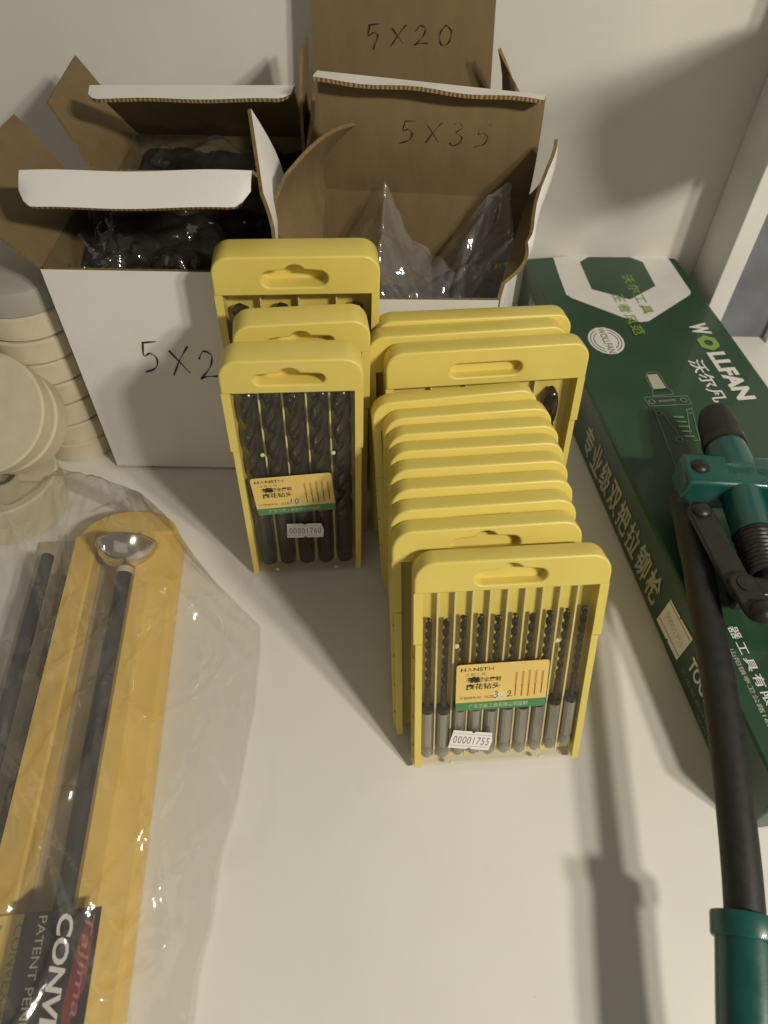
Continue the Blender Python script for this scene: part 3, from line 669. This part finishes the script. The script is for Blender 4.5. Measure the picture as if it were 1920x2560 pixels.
# ------------------------------------------------------------------ rivet gun lying on the carton
gz = GH
gun = thing('rivet_gun', 'green and black two handled rivet gun lying on the green carton', 'rivet gun', (.19, .26, gz))
ax = V((.06, .995, 0)).normalized(); sd = V((.995, -.06, 0)).normalized()
gc = V((.2130, .2975, gz + .030))                                                    # middle of the cross bar
G = lambda prof, o_, a_, name, mat, seg=28, par=gun: ob(name, MB().lathe(prof, o_, a_, seg), mat, par, 35, world=(par == gun))
G([(.0135, .004), (.0135, .010), (.0128, .020), (.0118, .030)], gc, ax, 'barrel', 'teal_paint')
G([(.0128, .0285), (.0132, .030), (.0132, .0345), (.0115, .036)], gc, ax, 'lock_ring', 'black_steel')
G([(.0118, .0355), (.0122, .040), (.0118, .052), (.0098, .060), (.0060, .0640), (.0030, .0645)], gc, ax, 'nose_piece', 'black_rubber')
bar = MB().box(-.034, .040, -.0125, .0125, -.0125, .0105).xf(FR(gc, sd, ax, (0, 0, 1)))
ob('cross_bar', bar, 'teal_paint', gun, bevel=.0028, world=True)
text('HAND RIVETER', .036, .0050, Matrix.Translation(-gun.location) @ FR(gc - sd * .008 - ax * .0035 + V((0, 0, .0108)), sd, ax, (0, 0, 1)), 'teal_paint', gun, name='embossed_mark')
def rivet(p, r=.0052, h=.0034, mat='black_steel'):
    G([(r, 0), (r, .0008), (r * .86, h * .6), (r * .5, h * .92), (.0004, h)], p, (0, 0, 1), 'rivet', mat, 20)
rivet(gc - sd * .0250 + V((0, 0, .0105))); rivet(gc + sd * .0310 + V((0, 0, .0105)))
G([(.0115, -.012), (.0112, -.030), (.0112, -.0385), (.0118, -.040), (.0118, -.0415)], gc, ax, 'barrel_tube', 'teal_paint')
sp = MB(); sp.tube([gc + ax * (-.0415 - .030 * k / 140) + (sd * math.cos(k * .5) + V((0, 0, 1)) * math.sin(k * .5)) * .0098 for k in range(141)], .0016, 8)
ob('spring', sp, 'black_steel', gun, 40, world=True)
G([(.0060, -.040), (.0060, -.085)], gc, ax, 'push_rod', 'black_steel')
ob('end_bracket', MB().box(-.020, .020, -.0130, .0, -.011, .005).xf(FR(gc - ax * .0735, sd, ax, (0, 0, 1))), 'black_steel', gun, bevel=.002, world=True)
def link(a, b, wd, z0, z1):
    a, b = V(a), V(b); t = (b - a).normalized(); n_ = V((-t.y, t.x, 0)); L_ = (b - a).length; p = []
    for k in range(9): q = math.pi / 2 + k * math.pi / 8; p.append((wd / 2 * math.cos(q), wd / 2 * math.sin(q)))
    for k in range(9): q = -math.pi / 2 + k * math.pi / 8; p.append((L_ + wd / 2 * math.cos(q), wd / 2 * math.sin(q)))
    ob('link_arm', MB().prism(p, z0, z1, 0, FR((a.x, a.y, 0), t, n_, (0, 0, 1))), 'black_steel', gun, bevel=.0008, world=True)
zl = gz + .0300
link((.1835, .2705, 0), (.1905, .2180, 0), .0145, zl, zl + .0040); rivet((.1835, .2705, zl + .0040), .0056)
link((.1905, .2180, 0), (.1935, .2020, 0), .0150, zl + .0042, zl + .0075); rivet((.1915, .2175, zl + .0075), .0048, .0012)
rivet((.1945, .1995, zl + .0075), .0068, .0060, 'black_steel')
link((.2440, .2705, 0), (.2370, .2180, 0), .0145, zl, zl + .0040); rivet((.2440, .2705, zl + .0040), .0056)
# handles: black tubes with teal collars and grips
def handle(pts, mirror=False):
    pts = smooth_line([V(p) for p in pts], 8); n_ = len(pts)
    k2 = int(n_ * .714)
    hb_ = ob('handle', MB().tube(pts[:k2 + 1], [.0084 if i > 4 else .0078 for i in range(k2 + 1)], 24), 'black_rubber', gun, 40, world=True)
    t = (pts[k2 + 1] - pts[k2 - 1]).normalized(); p = pts[k2]
    G([(.0080, -.0004), (.0138, 0), (.0141, .0010), (.0141, .0085), (.0136, .0096), (.0110, .0100)], p, t, 'collar', 'teal_paint')
    rest = pts[k2:]
    ob('grip', MB().tube([rest[0] + t * .010] + rest[2:], [.0118] + [.0124 if i < len(rest) - 4 else .0115 for i in range(len(rest) - 2)], 24), 'teal_paint', gun, 40, world=True)
handle([(.1835, .2950, gz + .0170), (.1800, .2450, gz + .0175), (.1765, .2195, gz + .0172), (.1706, .1620, gz + .0150), (.1630, .1056, gz + .0105), (.1569, .0676, gz + .0060), (.1489, .0302, gz + .0010), (.1420, -.0050, gz - .0040)])
handle([(.2440, .2950, gz + .0170), (.2475, .2450, gz + .0175), (.2520, .2195, gz + .0180), (.2600, .1620, gz + .0180), (.2690, .1056, gz + .0180), (.2750, .0676, gz + .0180), (.2830, .0302, gz + .0180), (.2900, -.0050, gz + .0180)])

# ------------------------------------------------------------------ cream discs, left
DR = .0345
def disc_mesh(r, t, hole=.009):
    return mesh('disc', MB().lathe([(hole, .0008), (hole + .0006, 0), (r - .0015, 0), (r, .0012), (r, t - .0012), (r - .0015, t), (hole + .0006, t), (hole, t - .0008), (hole, .0008)], (0, 0, 0), (0, 0, 1), 56, cap=False), 'disc_cream', 30)
DM = disc_mesh(DR, .0172)
NTH = ['bottom', 'second from the bottom', 'third from the bottom', 'fourth from the bottom', 'fifth from the bottom', 'third from the top', 'second from the top']
zz = .0003
for k in range(7):
    o = place('disc', DM, None, Matrix.Translation((-.2400 + [0, .0006, -.001, .0004, -.0006, 0, .0005][k], .4130 + [.001, 0, -.0008, .0006, 0, -.0004, 0][k], zz)))
    tag(o, 'cream disc in the stack left of the 5X2 carton, %s' % NTH[k], 'disc', 'cream discs beside the carton'); zz += .0186
    if k < 6:
        pass
o = ob('grey_disc', MB().lathe([(.0005, .0175), (.0300, .0175), (.0335, .0155), (.0345, .0120), (.0345, 0), (.0005, 0)], (-.2395, .4130, zz), (0, 0, 1), 48), ['disc_grey'], None, 30)
tag(o, 'grey disc on top of the cream disc stack left of the carton', 'disc')
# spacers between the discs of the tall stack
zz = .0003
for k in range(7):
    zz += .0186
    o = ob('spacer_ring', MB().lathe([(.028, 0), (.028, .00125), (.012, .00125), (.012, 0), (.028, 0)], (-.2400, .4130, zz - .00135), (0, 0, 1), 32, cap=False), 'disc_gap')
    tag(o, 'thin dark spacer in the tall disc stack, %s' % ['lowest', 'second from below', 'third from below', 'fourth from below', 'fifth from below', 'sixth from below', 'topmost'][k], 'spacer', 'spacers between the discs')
D2 = disc_mesh(.0365, .0165)
for k in range(2):
    o = place('disc', D2, None, Matrix.Translation((-.2660 + .0025 * k, .3350 - .001 * k, .0004 + .0172 * k)))
    tag(o, 'cream disc lying flat under the tilted one at the left edge, %s' % ['lower', 'upper'][k], 'disc', 'cream discs at the left edge')
nd = V((-.02, -.62, .78)).normalized(); q = nd.to_track_quat('Z', 'Y').to_matrix().to_4x4()
D3 = mesh('disc', MB().lathe([(.0003, .0112), (.0070, .0112), (.0078, .0130), (.0385, .0130), (.0400, .0118), (.0400, .0012), (.0385, 0), (.0003, 0)], (0, 0, 0), (0, 0, 1), 64), 'disc_cream', 30)
o = place('disc', D3, None, Matrix.Translation(V((-.2600, .3440, .0830)) - nd * .0130) @ q)
tag(o, 'large cream disc with centre hole, leaning face up at the left edge', 'disc', 'cream discs at the left edge')
o = place('disc', D2, None, Matrix.Translation(V((-.2545, .3430, .0820)) - nd * .0300) @ q)
tag(o, 'cream disc leaning behind the large face up disc at the left edge', 'disc', 'cream discs at the left edge')

# ------------------------------------------------------------------ bagged tools, lower left
pd = V((.0920, -.9958, 0)).normalized(); pn = V((.9958, .0920, 0)).normalized()        # along towards the front, across to the right
def pack(base, label, tray):
    p = thing('packed_rod_tool', label, 'hand tool', base, 'rod tools in the clear bag')
    F = FR((0, 0, 0), pd, pn, (0, 0, 1))
    if tray:
        # yellow moulded holder: flat left lip, recessed card floor, sloping right wall, round end
        sec = [(-.0400, .0200), (-.0275, .0200), (-.0265, .0195), (-.0255, .0050), (-.0005, .0050), (.0006, .0060), (.0014, .0205), (.0030, .0215), (.0115, .0195), (.0160, .0150), (.0235, .0125), (.0255, .0100), (.0262, .0004)]
        g_ = [[F @ V((s_, y, z)) for (y, z) in sec] for s_ in (0, .06, .12, .20, .29)]
        mb = MB().sheet(g_, .0012, 0, 0, 0); ob('holder', mb, 'holder_yellow', p, 30)
        fl_ = MB().box(.004, .29, -.0250, -.0010, .0060, .0066).xf(F); ob('card_floor', fl_, 'holder_card', p)
        arch = MB().prism([(-.0300 * math.sin(a) * .75, -.0070 + .0325 * math.cos(a)) for a in [k * math.pi / 14 for k in range(15)]], .0010, .0190, 0, F)
        ob('holder_end', arch, 'holder_yellow', p, bevel=.002)
        ob('brown_strip', MB().box(.03, .29, -.0445, -.0412, .0004, .0190).xf(F), 'brown_strip', p)
    else:
        ob('card_floor', MB().box(.004, .29, -.020, .018, .0005, .0040).xf(F), 'holder_card', p)
    rz = .0215
    ob('rod', MB().tube([F @ V((.030, -.004, rz)), F @ V((.10, -.004, rz)), F @ V((.20, -.004, rz - .002)), F @ V((.29, -.004, rz - .004))], [.0040, .0046, .0047, .0047], 20), 'rod_black', p, 40)
    if not tray: return p, F
    a_ = (V((pd.x, pd.y, 0)) * -.97 + V((0, 0, .22))).normalized()
    bowl = MB().lathe([(.0042, 0), (.0060, .0008), (.0120, .0045), (.0170, .0105), (.0188, .0160), (.0196, .0162), (.0196, .0172), (.0180, .0170), (.0160, .0110), (.0110, .0058), (.0040, .0025)], F @ V((.0300, -.004, rz)), a_, 40)
    ob('metal_bowl', bowl, 'chrome', p, 40)
    G_ = MB().lathe([(.0050, -.003), (.0056, 0), (.0050, .0012)], F @ V((.0300, -.004, rz)), a_, 24); ob('bowl_socket', G_, 'holder_card', p, 40)
    return p, F
pk, PF = pack((-.1640, .2960, .0002), 'yellow moulded holder with black rod and shiny metal bowl inside the clear bag', True)
LS = .2275
lb = ob('card_label', MB().box(LS, .2900, -.0155, .0185, .0330, .0338).xf(PF), 'label_black', pk, bevel=.0002)
TL = lambda s_, w_, z=.03395: PF @ Matrix(((1, 0, 0, s_), (0, 1, 0, w_), (0, 0, 1, z), (0, 0, 0, 1)))
text('CONVEX', .0560, .0072, TL(LS + .0018, .0000), 'paper_white', lb, bold=.03, shear=.15)
text('PATENT PENDING', .0560, .0036, TL(LS + .0020, -.0085), 'print_soft', lb)
ob('red_logo', MB().prism([(LS + .0040, .0140), (LS + .0130, .0105), (LS + .0400, .0085), (LS + .0480, .0110), (LS + .0300, .0165), (LS + .0100, .0170)], .03385, .03392, 0, PF), 'logo_red', lb)
text('TaJima', .0380, .0050, TL(LS + .0030, .0110, .0340), 'ink_rose', lb, shear=.2) if 'ink_rose' in MATS else None
ob('label_edge', MB().box(LS - .002, .2900, -.0400, -.0158, .0215, .0222).xf(PF), 'label_yellow', pk)
text('CONVEX RULE', .0500, .0042, TL(LS + .002, -.0235, .0223), 'print_lime', pk); text('NO.16', .0300, .0040, TL(LS + .002, -.0330, .0223), 'print_lime', pk)
pk2, _ = pack((-.2160, .3050, .0002), 'second black rod on a card at the left edge, under the clear bag', False)
# the clear bag over them
def bag():
    n, m_ = 150, 190; mb = MB(); vs = []
    for i in range(m_):
        v = i / (m_ - 1); y = -.03 + v * .405
        xr = -.078 - .004 * math.sin(v * 9) + .003 * noise.noise(V((v * 14, 0, 0))) - max(0, (v - .66)) * .40 - max(0, v - .86) * .5
        xL = -.34
        for j in range(n):
            u = j / (n - 1); x = xL + (xr - xL) * u
            tool = 1 / (1 + math.exp((x - (-.133 + (.296 - y) * .092 + .008)) / .009))
            z = .0030 + .0330 * tool
            p = V((x, y)); dc_ = (V((x, y)) - V((-.166, .276))).length
            z += .013 * math.exp(-(dc_ / .021) ** 2)
            end = max(0, min(1, (.375 - y) / .05)); z = .0015 + (z - .0015) * (end ** .6)
            def crease(a, fx, fy, sd_, pw):
                ca, sa = math.cos(a), math.sin(a); X_, Y_ = x * ca + y * sa, -x * sa + y * ca
                return max(0, 1 - abs(noise.noise(V((X_ * fx, Y_ * fy, sd_)))) * 2.6) ** pw
            wr = crease(.5, 26, 7, .3, 3) * .0055 + crease(-.35, 34, 9, 4.1, 4) * .0045 + crease(.15, 52, 10, 7.7, 5) * .0026 + crease(.8, 40, 9, 2.2, 6) * .0022
            z += wr * (.45 + .55 * end) * min(1, (1 - u) * 9 + .25)
            if j == n - 1: z = .0008
            vs.append(V((x, y, max(z, .0008))))
    mb.add(vs, [(i * n + j, i * n + j + 1, (i + 1) * n + j + 1, (i + 1) * n + j) for i in range(m_ - 1) for j in range(n - 1)])
    o = ob('plastic_bag', mb, 'wrap_film', None, 'film')
    tag(o, 'large clear wrinkled bag covering the yellow and black tools at lower left', 'plastic bag')
bag()
